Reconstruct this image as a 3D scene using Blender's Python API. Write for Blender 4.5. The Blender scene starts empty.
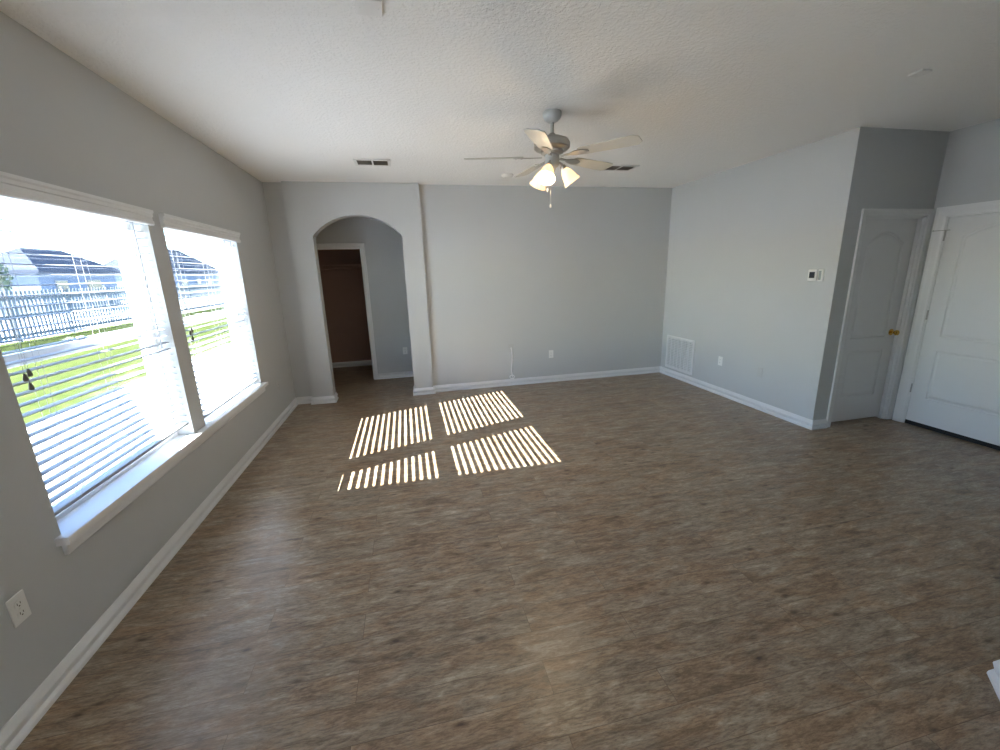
import bpy, bmesh, math, random
from mathutils import Vector, Matrix

random.seed(4)
PI = math.pi
R = math.radians
C = bpy.context.scene.collection
SC = bpy.context.scene

# ------------------------------------------------------------------ camera
def set_camera():
    pt, yw, rl, f = 0.243916, -0.214611, -0.030384, 412.91
    fw = Vector((math.sin(-yw) * math.cos(pt), math.cos(yw) * math.cos(pt), -math.sin(pt)))
    rt = fw.cross(Vector((0, 0, 1))).normalized()
    up = rt.cross(fw)
    c, s = math.cos(rl), math.sin(rl)
    r2, u2 = c * rt + s * up, -s * rt + c * up
    m = Matrix((r2, u2, -fw)).transposed().to_4x4()
    m.translation = Vector((1.5432, 0, 1.6319))
    cd = bpy.data.cameras.new('camera')
    cd.sensor_width = 36.0
    cd.lens = f * 36.0 / 1000.0
    cd.clip_start = 0.02
    cd.clip_end = 500
    co = bpy.data.objects.new('camera', cd)
    C.objects.link(co)
    co.matrix_world = m
    SC.camera = co
set_camera()

# ------------------------------------------------------------------ light
SC.view_settings.view_transform = 'Standard'
SC.view_settings.look = 'None'
SC.view_settings.gamma = 1.0
SC.view_settings.use_curve_mapping = False
SC.view_settings.exposure = 1.45

SUN_DIR = Vector((1.45, 0.48, -1.0)).normalized()      # the way the light travels
world = bpy.data.worlds.new('sky')
SC.world = world
world.use_nodes = True
wn = world.node_tree
wn.nodes.clear()
w_out = wn.nodes.new('ShaderNodeOutputWorld')
w_bg = wn.nodes.new('ShaderNodeBackground')
w_sky = wn.nodes.new('ShaderNodeTexSky')
w_sky.sky_type = 'NISHITA'
w_sky.sun_disc = False
w_sky.sun_elevation = math.asin(-SUN_DIR.z)
w_sky.sun_rotation = math.atan2(-SUN_DIR.x, -SUN_DIR.y)
w_sky.air_density = 1.0
w_sky.dust_density = 0.4
w_sky.ozone_density = 1.5
w_tint = wn.nodes.new('ShaderNodeMix')
w_tint.data_type = 'RGBA'; w_tint.blend_type = 'MULTIPLY'; w_tint.inputs[0].default_value = 1.0
w_tint.inputs[7].default_value = (0.84, 0.97, 1.16, 1)
wn.links.new(w_sky.outputs[0], w_tint.inputs[6])
wn.links.new(w_tint.outputs[2], w_bg.inputs[0])
w_bg.inputs[1].default_value = 0.6
wn.links.new(w_bg.outputs[0], w_out.inputs[0])
world.cycles.sampling_method = 'AUTOMATIC'

sun_d = bpy.data.lights.new('sun', 'SUN')
sun_d.energy = 34.0
sun_d.angle = R(0.2)
sun_d.color = (1.0, 0.985, 0.965)
sun = bpy.data.objects.new('sun', sun_d)
C.objects.link(sun)
sun.rotation_euler = SUN_DIR.to_track_quat('-Z', 'Y').to_euler()
sun.location = (-8, -3, 6)

def portal(name, y0, y1, z0, z1):
    d = bpy.data.lights.new(name, 'AREA')
    d.shape = 'RECTANGLE'
    d.size, d.size_y = (y1 - y0), (z1 - z0)
    d.cycles.is_portal = True
    o = bpy.data.objects.new(name, d)
    C.objects.link(o)
    o.location = (-0.21, (y0 + y1) / 2, (z0 + z1) / 2)
    o.rotation_euler = Vector((1, 0, 0)).to_track_quat('-Z', 'Z').to_euler()
portal('daylight_opening', 1.96, 3.16, 0.6, 2.05)
portal('daylight_opening', 3.335, 4.6, 0.6, 2.05)
portal('daylight_opening', -3.75, -2.55, 0.02, 2.05)

# ------------------------------------------------------------------ measurements (metres)
H = 2.743
YB, XR, YA, YO, XD = 5.746, 5.434, 5.676, 3.144, 6.451
XA0, XA1, XO0, XO1 = 0.226, 1.814, 0.491, 1.557
W1 = (1.96, 3.16); W2 = (3.335, 4.60)
ZS, ZT = 0.585, 2.066
YREAR = -3.9
YH = 6.80           # back wall of the hall behind the arch
YAB = 5.86          # hall side of the arch wall

# ------------------------------------------------------------------ materials
def new_mat(name):
    m = bpy.data.materials.new(name)
    m.use_nodes = True
    nt = m.node_tree
    b = nt.nodes['Principled BSDF']
    return m, nt, b

def plain(name, col, rough=0.5, metal=0.0, spec=0.5, var=0.03, scale=12.0, bump=0.0, bscale=200.0):
    """A plain colour with faint procedural mottling and optional bump."""
    m, nt, b = new_mat(name)
    tc = nt.nodes.new('ShaderNodeTexCoord')
    n = nt.nodes.new('ShaderNodeTexNoise')
    n.inputs['Scale'].default_value = scale
    n.inputs['Detail'].default_value = 3
    nt.links.new(tc.outputs['Object'], n.inputs['Vector'])
    mx = nt.nodes.new('ShaderNodeMix'); mx.data_type = 'RGBA'
    mx.inputs[6].default_value = (*[c * (1 - var) for c in col], 1)
    mx.inputs[7].default_value = (*[min(1, c * (1 + var)) for c in col], 1)
    nt.links.new(n.outputs['Fac'], mx.inputs[0])
    nt.links.new(mx.outputs[2], b.inputs['Base Color'])
    b.inputs['Roughness'].default_value = rough
    b.inputs['Metallic'].default_value = metal
    b.inputs['Specular IOR Level'].default_value = spec
    if bump:
        n2 = nt.nodes.new('ShaderNodeTexNoise')
        n2.inputs['Scale'].default_value = bscale
        n2.inputs['Detail'].default_value = 4
        nt.links.new(tc.outputs['Object'], n2.inputs['Vector'])
        bp = nt.nodes.new('ShaderNodeBump')
        bp.inputs['Strength'].default_value = bump
        bp.inputs['Distance'].default_value = 0.004
        nt.links.new(n2.outputs['Fac'], bp.inputs['Height'])
        nt.links.new(bp.outputs[0], b.inputs['Normal'])
    return m

def emit_mat(name, col, strength, base=(0.9, 0.85, 0.75)):
    m, nt, b = new_mat(name)
    b.inputs['Base Color'].default_value = (*base, 1)
    b.inputs['Emission Color'].default_value = (*col, 1)
    b.inputs['Emission Strength'].default_value = strength
    b.inputs['Roughness'].default_value = 0.35
    return m

def glass_mat():
    m = bpy.data.materials.new('window_glass')
    m.use_nodes = True
    nt = m.node_tree
    nt.nodes.clear()
    out = nt.nodes.new('ShaderNodeOutputMaterial')
    t = nt.nodes.new('ShaderNodeBsdfTransparent')
    t.inputs[0].default_value = (0.95, 0.97, 0.96, 1)
    g = nt.nodes.new('ShaderNodeBsdfGlossy')
    g.inputs['Roughness'].default_value = 0.02
    lw = nt.nodes.new('ShaderNodeLayerWeight'); lw.inputs['Blend'].default_value = 0.5
    pw = nt.nodes.new('ShaderNodeMath'); pw.operation = 'POWER'; pw.inputs[1].default_value = 5.0
    fr = nt.nodes.new('ShaderNodeMath'); fr.operation = 'MULTIPLY_ADD'; fr.inputs[1].default_value = 0.7; fr.inputs[2].default_value = 0.03
    nt.links.new(lw.outputs['Facing'], pw.inputs[0]); nt.links.new(pw.outputs[0], fr.inputs[0])
    mix = nt.nodes.new('ShaderNodeMixShader')
    nt.links.new(fr.outputs[0], mix.inputs[0])
    nt.links.new(t.outputs[0], mix.inputs[1])
    nt.links.new(g.outputs[0], mix.inputs[2])
    nt.links.new(mix.outputs[0], out.inputs[0])
    return m

def floor_mat():
    m, nt, b = new_mat('vinyl_plank')
    L = nt.links.new
    N = nt.nodes.new
    tc = N('ShaderNodeTexCoord')
    bk = N('ShaderNodeTexBrick')
    bk.offset = 0.37; bk.offset_frequency = 2; bk.squash = 1.0
    bk.inputs['Color1'].default_value = (0, 0, 0, 1)
    bk.inputs['Color2'].default_value = (1, 1, 1, 1)
    bk.inputs['Mortar'].default_value = (0.5, 0.5, 0.5, 1)
    bk.inputs['Scale'].default_value = 1.0
    bk.inputs['Mortar Size'].default_value = 0.0012
    bk.inputs['Mortar Smooth'].default_value = 0.2
    bk.inputs['Brick Width'].default_value = 1.22
    bk.inputs['Row Height'].default_value = 0.152
    L(tc.outputs['Object'], bk.inputs['Vector'])
    # grain that starts anew on every plank
    sep = N('ShaderNodeSeparateColor'); L(bk.outputs['Color'], sep.inputs[0])
    off = N('ShaderNodeCombineXYZ')
    mul = N('ShaderNodeMath'); mul.operation = 'MULTIPLY'; mul.inputs[1].default_value = 37.0
    L(sep.outputs[0], mul.inputs[0]); L(mul.outputs[0], off.inputs[2]); L(mul.outputs[0], off.inputs[0])
    add = N('ShaderNodeVectorMath'); add.operation = 'ADD'
    L(tc.outputs['Object'], add.inputs[0]); L(off.outputs[0], add.inputs[1])
    def noise(sx, sy, scale, detail, rough=0.6, dist=0.0):
        mp = N('ShaderNodeMapping'); mp.inputs['Scale'].default_value = (sx, sy, 1)
        L(add.outputs[0], mp.inputs['Vector'])
        n = N('ShaderNodeTexNoise')
        n.inputs['Scale'].default_value = scale; n.inputs['Detail'].default_value = detail
        n.inputs['Roughness'].default_value = rough; n.inputs['Distortion'].default_value = dist
        L(mp.outputs[0], n.inputs['Vector'])
        return n.outputs['Fac']
    streak = noise(3.4, 15.0, 1.7, 12, 0.78, 0.5)
    fine = noise(12, 60, 2.4, 6, 0.72, 0.2)
    blotch = noise(2.0, 5.0, 1.5, 7, 0.66, 0.6)
    def ramp(src, stops):
        r = N('ShaderNodeValToRGB')
        e = r.color_ramp.elements
        while len(e) < len(stops): e.new(0.5)
        for k, (p, c) in enumerate(stops):
            e[k].position = p; e[k].color = (*c, 1)
        L(src, r.inputs[0]); return r.outputs[0]
    c1 = ramp(streak, [(0.32, (0.105, 0.075, 0.050)), (0.44, (0.245, 0.188, 0.132)), (0.54, (0.345, 0.278, 0.202)), (0.66, (0.500, 0.435, 0.340))])
    c2 = ramp(blotch, [(0.30, (0.58, 0.50, 0.44)), (0.43, (1.0, 0.87, 0.76)), (0.54, (1.0, 1.0, 1.0)), (0.70, (1.14, 1.15, 1.14))])
    c3 = ramp(fine, [(0.38, (0.66, 0.63, 0.60)), (0.56, (1.08, 1.08, 1.08))])
    c4 = ramp(sep.outputs[0], [(0.0, (0.93, 0.93, 0.93)), (0.5, (1.0, 0.985, 0.97)), (1.0, (1.06, 1.04, 1.02))])
    def mulc(a, bb):
        x = N('ShaderNodeMix'); x.data_type = 'RGBA'; x.blend_type = 'MULTIPLY'; x.inputs[0].default_value = 1
        L(a, x.inputs[6]); L(bb, x.inputs[7]); return x.outputs[2]
    c = mulc(mulc(mulc(c1, c2), c3), c4)
    # knots
    mp = N('ShaderNodeMapping'); mp.inputs['Scale'].default_value = (1.5, 3.4, 1)
    L(add.outputs[0], mp.inputs['Vector'])
    vo = N('ShaderNodeTexVoronoi'); vo.voronoi_dimensions = '2D'; vo.inputs['Scale'].default_value = 1.6
    L(mp.outputs[0], vo.inputs['Vector'])
    kn = ramp(vo.outputs['Distance'], [(0.02, (0.34, 0.28, 0.24)), (0.055, (0.74, 0.69, 0.65)), (0.11, (1, 1, 1))])
    few = noise(1.0, 1.7, 1.1, 1, 0.5, 0.0)
    fm = N('ShaderNodeMapRange'); fm.inputs['From Min'].default_value = 0.44; fm.inputs['From Max'].default_value = 0.56
    L(few, fm.inputs[0])
    km = N('ShaderNodeMix'); km.data_type = 'RGBA'
    km.inputs[6].default_value = (1, 1, 1, 1)
    L(fm.outputs[0], km.inputs[0]); L(kn, km.inputs[7])
    c = mulc(c, km.outputs[2])
    seam = ramp(bk.outputs['Fac'], [(0.0, (1, 1, 1)), (1.0, (0.52, 0.48, 0.45))])
    c = mulc(c, seam)
    L(c, b.inputs['Base Color'])
    rr = N('ShaderNodeMapRange')
    rr.inputs['To Min'].default_value = 0.24; rr.inputs['To Max'].default_value = 0.40
    L(streak, rr.inputs[0]); L(rr.outputs[0], b.inputs['Roughness'])
    b.inputs['Specular IOR Level'].default_value = 0.65
    bp = N('ShaderNodeBump'); bp.inputs['Strength'].default_value = 0.10; bp.inputs['Distance'].default_value = 0.002
    L(fine, bp.inputs['Height']); L(bp.outputs[0], b.inputs['Normal'])
    return m

def ceiling_mat():
    m, nt, b = new_mat('knockdown_ceiling')
    L = nt.links.new; N = nt.nodes.new
    tc = N('ShaderNodeTexCoord')
    n = N('ShaderNodeTexNoise'); n.inputs['Scale'].default_value = 48; n.inputs['Detail'].default_value = 5
    n.inputs['Roughness'].default_value = 0.55
    L(tc.outputs['Object'], n.inputs['Vector'])
    r = N('ShaderNodeValToRGB')
    r.color_ramp.elements[0].position = 0.42; r.color_ramp.elements[1].position = 0.60
    L(n.outputs['Fac'], r.inputs[0])
    bp = N('ShaderNodeBump'); bp.inputs['Strength'].default_value = 0.45; bp.inputs['Distance'].default_value = 0.005
    L(r.outputs[0], bp.inputs['Height']); L(bp.outputs[0], b.inputs['Normal'])
    b.inputs['Base Color'].default_value = (0.86, 0.855, 0.84, 1)
    b.inputs['Roughness'].default_value = 0.95
    b.inputs['Specular IOR Level'].default_value = 0.1
    return m

def lawn_mat():
    m, nt, b = new_mat('lawn_grass')
    L = nt.links.new; N = nt.nodes.new
    tc = N('ShaderNodeTexCoord')
    n = N('ShaderNodeTexNoise'); n.inputs['Scale'].default_value = 5; n.inputs['Detail'].default_value = 8
    n.inputs['Roughness'].default_value = 0.75
    L(tc.outputs['Object'], n.inputs['Vector'])
    r = N('ShaderNodeValToRGB')
    e = r.color_ramp.elements
    e[0].position = 0.3; e[0].color = (0.022, 0.034, 0.006, 1)
    e[1].position = 0.7; e[1].color = (0.066, 0.078, 0.020, 1)
    L(n.outputs['Fac'], r.inputs[0]); L(r.outputs[0], b.inputs['Base Color'])
    b.inputs['Roughness'].default_value = 1.0
    b.inputs['Specular IOR Level'].default_value = 0.03
    n2 = N('ShaderNodeTexNoise'); n2.inputs['Scale'].default_value = 60; n2.inputs['Detail'].default_value = 4
    L(tc.outputs['Object'], n2.inputs['Vector'])
    bp = N('ShaderNodeBump'); bp.inputs['Strength'].default_value = 0.6; bp.inputs['Distance'].default_value = 0.03
    L(n2.outputs['Fac'], bp.inputs['Height']); L(bp.outputs[0], b.inputs['Normal'])
    return m

M = dict(
    wall=plain('wall_paint', (0.545, 0.557, 0.560), 0.75, spec=0.25, var=0.015, scale=3, bump=0.12, bscale=260),
    hallroom=plain('closet_brown', (0.42, 0.285, 0.235), 0.8, spec=0.2),  # one brown tone for the closet walls and shelf
    trim=plain('white_trim_paint', (0.78, 0.785, 0.79), 0.35, var=0.01),
    door=plain('white_door_paint', (0.72, 0.725, 0.73), 0.38, var=0.012),
    vinyl=plain('white_vinyl_frame', (0.80, 0.81, 0.82), 0.35, var=0.01),
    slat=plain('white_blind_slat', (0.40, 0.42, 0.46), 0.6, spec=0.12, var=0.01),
    cord=plain('blind_cord', (0.55, 0.55, 0.55), 0.8),
    tassel=plain('brown_tassel', (0.13, 0.11, 0.095), 0.5),
    plate=plain('white_plastic', (0.80, 0.80, 0.78), 0.35, var=0.01),
    slot=plain('dark_slot', (0.10, 0.10, 0.095), 0.6),
    paintplate=plain('painted_plate', (0.52, 0.525, 0.52), 0.5, var=0.01),
    screen=plain('dark_screen', (0.015, 0.02, 0.03), 0.15),
    greyplastic=plain('grey_plastic', (0.30, 0.33, 0.32), 0.4),
    gap_shade=plain('black_gap_shade', (0.008, 0.008, 0.009), 0.7),
    duct=plain('dark_duct_shade', (0.035, 0.03, 0.025), 0.8),
    cover=plain('ceiling_cover_paint', (0.80, 0.795, 0.78), 0.7, var=0.01),
    ventmetal=plain('white_vent_metal', (0.72, 0.72, 0.70), 0.45, var=0.01),
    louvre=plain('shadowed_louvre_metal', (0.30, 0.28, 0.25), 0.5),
    nickel=plain('brushed_nickel', (0.47, 0.46, 0.44), 0.34, metal=0.85, var=0.03, scale=40),
    pewter=plain('pewter_paint', (0.52, 0.53, 0.52), 0.4, metal=0.2),
    blade=plain('pale_blade_finish', (0.56, 0.55, 0.51), 0.45, var=0.04, scale=6),
    brass=plain('polished_brass', (0.75, 0.48, 0.12), 0.22, metal=1.0, var=0.02),
    hinge=plain('satin_hinge_metal', (0.42, 0.42, 0.41), 0.35, metal=0.9),
    shade=emit_mat('frosted_lit_glass', (1.0, 0.64, 0.30), 0.55),
    bulb=emit_mat('lit_bulb', (1.0, 0.85, 0.6), 4.0),
    cable=plain('white_cable', (0.82, 0.82, 0.82), 0.4),
    concrete=plain('patio_concrete', (0.64, 0.655, 0.665), 0.85, var=0.12, scale=4, bump=0.2, bscale=40),
    stucco=plain('house_stucco', (0.055, 0.075, 0.11), 0.85, var=0.05, scale=8, bump=0.2),
    roofing=plain('roof_shingles', (0.03, 0.036, 0.05), 0.95, spec=0.1, var=0.25, scale=25, bump=0.3, bscale=30),
    fence=plain('shaded_white_fence', (0.10, 0.108, 0.12), 0.6, spec=0.2, var=0.02),  # white fence; the shade on its near side is put into the colour
    bark=plain('tree_bark', (0.10, 0.075, 0.05), 0.9, var=0.2),
    leaf=plain('tree_leaves', (0.03, 0.05, 0.025), 0.7, var=0.4, scale=3),
    floor=floor_mat(), ceiling=ceiling_mat(), glass=glass_mat(), lawn=lawn_mat(),
)

# ------------------------------------------------------------------ mesh helpers
class MB:
    """Collects solids and links them as ONE mesh object."""
    def __init__(s): s.bm = bmesh.new()
    def box(s, a, b, mat=None):
        x0, y0, z0 = (min(a[i], b[i]) for i in range(3)); x1, y1, z1 = (max(a[i], b[i]) for i in range(3))
        v = [s.bm.verts.new((mat @ Vector(p)) if mat else p) for p in
             [(x0, y0, z0), (x1, y0, z0), (x1, y1, z0), (x0, y1, z0), (x0, y0, z1), (x1, y0, z1), (x1, y1, z1), (x0, y1, z1)]]
        for f in [(0, 3, 2, 1), (4, 5, 6, 7), (0, 1, 5, 4), (1, 2, 6, 5), (2, 3, 7, 6), (3, 0, 4, 7)]:
            s.bm.faces.new([v[i] for i in f])
        return s
    def prism(s, pts, off):
        """Solid from a planar 3D outline pushed along off."""
        off = Vector(off)
        a = [s.bm.verts.new(p) for p in pts]
        b = [s.bm.verts.new(Vector(p) + off) for p in pts]
        n = len(pts)
        caps = [s.bm.faces.new(a), s.bm.faces.new(b[::-1])]
        for i in range(n): s.bm.faces.new([a[i], b[i], b[(i + 1) % n], a[(i + 1) % n]])
        s.bm.normal_update()
        bmesh.ops.triangulate(s.bm, faces=caps)
        return s
    def lathe(s, prof, seg=32, mat=None):
        """prof: (radius, z) from one end to the other, spun about z."""
        rings = []
        for r, z in prof:
            if r < 1e-6:
                p = Vector((0, 0, z)); rings.append([s.bm.verts.new(mat @ p if mat else p)])
            else:
                ring = []
                for k in range(seg):
                    a = 2 * PI * k / seg
                    p = Vector((r * math.cos(a), r * math.sin(a), z))
                    ring.append(s.bm.verts.new(mat @ p if mat else p))
                rings.append(ring)
        for A, B in zip(rings, rings[1:]):
            for k in range(seg):
                k2 = (k + 1) % seg
                q = [A[k % len(A)], A[k2 % len(A)], B[k2 % len(B)], B[k % len(B)]]
                u = []
                for v in q:
                    if v not in u: u.append(v)
                if len(u) > 2:
                    try: s.bm.faces.new(u)
                    except ValueError: pass
        return s
    def tube(s, pts, r, seg=8):
        pts = [Vector(p) for p in pts]
        rs = r if isinstance(r, (list, tuple)) else [r] * len(pts)
        rings = []
        for i, p in enumerate(pts):
            d = (pts[min(i + 1, len(pts) - 1)] - pts[max(i - 1, 0)]).normalized()
            up = Vector((0, 0, 1)) if abs(d.z) < 0.95 else Vector((1, 0, 0))
            u = d.cross(up).normalized(); v = d.cross(u).normalized()
            rings.append([s.bm.verts.new(p + rs[i] * (math.cos(2 * PI * k / seg) * u + math.sin(2 * PI * k / seg) * v)) for k in range(seg)])
        for A, B in zip(rings, rings[1:]):
            for k in range(seg): s.bm.faces.new([A[k], A[(k + 1) % seg], B[(k + 1) % seg], B[k]])
        s.bm.faces.new(rings[0]); s.bm.faces.new(rings[-1][::-1])
        return s
    def sweep(s, path, prof, side):
        """Profile (d, z) along a plan polyline, mitred; d is measured to the given side (+1 left of travel)."""
        P = [Vector((p[0], p[1])) for p in path]
        nr = []
        for a, b in zip(P, P[1:]):
            d = (b - a).normalized(); nr.append(Vector((-d.y, d.x)) * side)
        rings = []
        for i, p in enumerate(P):
            if i == 0: m = nr[0]
            elif i == len(P) - 1: m = nr[-1]
            else:
                m = (nr[i - 1] + nr[i]).normalized(); m = m / m.dot(nr[i])
            rings.append([s.bm.verts.new((p.x + m.x * d, p.y + m.y * d, z)) for d, z in prof])
        n = len(prof)
        for A, B in zip(rings, rings[1:]):
            for k in range(n): s.bm.faces.new([A[k], A[(k + 1) % n], B[(k + 1) % n], B[k]])
        s.bm.faces.new(rings[0]); s.bm.faces.new(rings[-1][::-1])
        return s
    def build(s, name, mat, parent=None, smooth=False, bevel=0.0, loc=None, rotz=0.0):
        bmesh.ops.recalc_face_normals(s.bm, faces=s.bm.faces[:])
        me = bpy.data.meshes.new(name)
        s.bm.to_mesh(me); s.bm.free()
        me.materials.append(mat)
        if smooth:
            for p in me.polygons: p.use_smooth = True
            me.set_sharp_from_angle(angle=R(38))
        o = bpy.data.objects.new(name, me)
        C.objects.link(o)
        if parent: o.parent = parent
        if loc: o.location = loc
        if rotz: o.rotation_euler.z = rotz
        if bevel:
            md = o.modifiers.new('bevel', 'BEVEL'); md.width = bevel; md.segments = 2; md.limit_method = 'ANGLE'
        return o

def tag(o, label=None, cat=None, group=None, kind=None):
    if label: o['label'] = label
    if cat: o['category'] = cat
    if group: o['group'] = group
    if kind: o['kind'] = kind
    return o
def empty(name, loc=(0, 0, 0), rotz=0.0):
    o = bpy.data.objects.new(name, None); C.objects.link(o)
    o.location = loc; o.rotation_euler = (0, 0, rotz); o.empty_display_size = 0.1
    return o
def thing(name, label, cat, loc=(0, 0, 0), rotz=0.0, group=None):
    return tag(empty(name, loc, rotz), label, cat, group)
def struct(mb, name, mat, label, cat, **k):
    return tag(mb.build(name, mat, **k), label, cat, kind='structure')

# ------------------------------------------------------------------ the room shell
fl = MB()
fl.prism([(-0.2, YREAR, 0), (XD + 0.6, YREAR, 0), (XD + 0.6, YH + 1.9, 0), (-0.2, YH + 1.9, 0)], (0, 0, -0.12))
struct(fl, 'floor', M['floor'], 'grey brown wood look vinyl plank floor of the empty living room', 'floor')
cl = MB()
cl.box((-0.2, YREAR, H), (XD + 0.6, YH + 1.9, H + 0.1))
struct(cl, 'ceiling', M['ceiling'], 'white knockdown textured ceiling over the room', 'ceiling')

w = MB()
def wl(y0, y1, z0, z1): w.box((-0.2, y0, z0), (0, y1, z1))
wl(YREAR, -3.75, 0, H); wl(-3.75, -2.55, 2.05, H); wl(-2.55, W1[0], 0, H); wl(W1[1], W2[0], 0, H); wl(W2[1], YH + 1.9, 0, H)
for a in (W1, W2): wl(a[0], a[1], 0, ZS - 0.03); wl(a[0], a[1], ZT, H)
struct(w, 'wall_left', M['wall'], 'grey painted left wall with two windows', 'wall')

w = MB()
w.box((XA1, YB, 0), (XR + 0.12, YAB, H))
struct(w, 'wall_back', M['wall'], 'grey painted back wall right of the archway', 'wall')

w = MB()
w.box((0, YB, 0), (XA0, YAB, H))
out = [(XA0, YA, 0), (XO0, YA, 0), (XO0, YA, 2.125)]
hw = (XO1 - XO0) / 2; rise = 0.245; rad = (hw * hw + rise * rise) / (2 * rise); cx = (XO0 + XO1) / 2; cz = 2.125 + rise - rad
a0 = math.asin(hw / rad)
for k in range(1, 28):
    a = -a0 + 2 * a0 * k / 28
    out.append((cx + rad * math.sin(a), YA, cz + rad * math.cos(a)))
out += [(XO1, YA, 2.125), (XO1, YA, 0), (XA1, YA, 0), (XA1, YA, H), (XA0, YA, H)]
w.prism(out, (0, YAB - YA, 0))
struct(w, 'wall_arch', M['wall'], 'grey wall section with arched opening to the dark hall', 'wall')

w = MB()
w.prism([(XR, YO, 0), (XR, YB, 0), (XR + 0.12, YB, 0), (XR + 0.12, YO + 0.12, 0), (XR + 0.13, YO + 0.12, 0), (XR + 0.13, YO, 0)], (0, 0, H))
struct(w, 'wall_right', M['wall'], 'pale grey right wall with return grille and thermostat', 'wall')

D1 = (5.66, 6.391, 2.03)      # door opening: x0, x1, top
w = MB()
w.box((XR + 0.13, YO, 0), (D1[0], YO + 0.12, H)); w.box((D1[1], YO, 0), (XD, YO + 0.12, H)); w.box((D1[0], YO, D1[2]), (D1[1], YO + 0.12, H))
struct(w, 'wall_alcove', M['wall'], 'shaded grey alcove wall around the narrower door', 'wall')

D2 = (2.20, 3.025, 2.01)        # y0, y1, top
w = MB()
w.box((XD, 0.86, 0), (XD + 0.12, D2[0], H)); w.box((XD, D2[1], 0), (XD + 0.12, YO + 0.12, H)); w.box((XD, D2[0], D2[2]), (XD + 0.12, D2[1], H))
struct(w, 'wall_door_side', M['wall'], 'grey wall around the wider white door at far right', 'wall')

KX, KY = 3.722, 0.848        # corner of the partition at the lower right
w = MB()
w.prism([(KX, KY, 0), (3.2, KY - (KX - 3.2) * 0.92, 0), (3.2, YREAR, 0), (XD + 0.12, YREAR, 0), (XD + 0.12, KY, 0)], (0, 0, H))
struct(w, 'wall_partition', M['wall'], 'grey partition wall with angled corner at lower right', 'wall')
w = MB(); w.box((-0.2, YREAR - 0.12, 0), (XD + 0.2, YREAR, H))
struct(w, 'wall_rear', M['wall'], 'grey wall behind the viewpoint', 'wall')

w = MB(); w.box((XD + 0.5, 0.74, 0), (XD + 0.6, YAB, H)); w.box((XD + 0.12, 0.74, 0), (XD + 0.5, 0.86, H)); w.box((XR + 0.12, YB, 0), (XD + 0.5, YAB, H))
struct(w, 'wall_beyond_doors', M['wall'], 'unlit walls of the spaces behind the two white doors', 'wall')

# hall and the dark room beyond it
DH = (0.15, 0.94, 2.06)
w = MB()
w.box((0, YH, 0), (DH[0], YH + 0.11, H)); w.box((DH[1], YH, 0), (3.1, YH + 0.11, H)); w.box((DH[0], YH, DH[2]), (DH[1], YH + 0.11, H))
struct(w, 'wall_hall', M['wall'], 'grey hall wall seen through the archway', 'wall')
w = MB(); w.box((3.1, YAB, 0), (3.2, YH + 0.11, H))
struct(w, 'wall_hall_end', M['wall'], 'grey end wall of the hall', 'wall')
YC = 8.0
w = MB()
w.box((0.0, YC, 0), (1.6, YC + 0.1, H)); w.box((1.5, YH + 0.11, 0), (1.6, YC, H)); w.box((0.0, YH + 0.11, 0), (0.02, YC, H))
struct(w, 'wall_closet', M['hallroom'], 'brown walls of the dark closet beyond the hall door', 'wall')

# ------------------------------------------------------------------ baseboards
BP = [(0, 0), (0.027, 0), (0.027, 0.006), (0.024, 0.017), (0.011, 0.028), (0.021, 0.058), (0.021, 0.063), (0.005, 0.093), (0, 0.094)]
def baseboard(name, path, side, label):
    return struct(MB().sweep(path, BP, side), name, M['trim'], label, 'baseboard')
baseboard('baseboard_left', [(0, -2.55), (0, YB)], -1, 'white baseboard along the left wall below the windows')
baseboard('baseboard_arch_left', [(0.013, YB), (XA0, YB), (XA0, YA), (XO0, YA), (XO0, YAB)], -1, 'white baseboard wrapping the left foot of the archway')
baseboard('baseboard_back', [(XO1, YAB), (XO1, YA), (XA1, YA), (XA1, YB), (XR, YB)], -1, 'white baseboard from the right foot of archway along back wall')
baseboard('baseboard_right', [(XR, YB - 0.013), (XR, YO), (5.60, YO)], -1, 'white baseboard along the right wall to the alcove door')
baseboard('baseboard_hall', [(1.0, YH), (3.1, YH)], -1, 'white baseboard of the hall wall through the archway')
baseboard('baseboard_closet', [(0.02, YC), (1.5, YC)], -1, 'dim white baseboard in the dark closet')
baseboard('baseboard_partition', [(XD, KY), (KX, KY), (3.2, KY - (KX - 3.2) * 0.92)], -1, 'white baseboard corner at the lower right edge')
baseboard('baseboard_door_side', [(XD, D2[0] - 0.09), (XD, KY)], -1, 'white baseboard right of the wider white door')

# ------------------------------------------------------------------ windows
t = MB()
t.box((-0.115, W1[0], ZS - 0.03), (0, W1[1], ZS)); t.box((-0.115, W2[0], ZS - 0.03), (0, W2[1], ZS))
struct(t, 'trim_1', M['trim'], 'white sill ledge inside the two window openings', 'window sill')
t = MB()
t.prism([(0, 1.922, ZS - 0.035), (0.048, 1.922, ZS - 0.035), (0.051, 1.922, ZS - 0.032), (0.051, 1.922, ZS - 0.003), (0.048, 1.922, ZS), (0, 1.922, ZS)], (0, 2.735, 0))
t.prism([(0, 1.945, ZS - 0.095), (0.015, 1.945, ZS - 0.095), (0.02, 1.945, ZS - 0.085), (0.02, 1.945, ZS - 0.035), (0, 1.945, ZS - 0.035)], (0, 2.69, 0))
struct(t, 'trim_2', M['trim'], 'long white window stool and apron below both windows', 'window sill')

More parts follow.
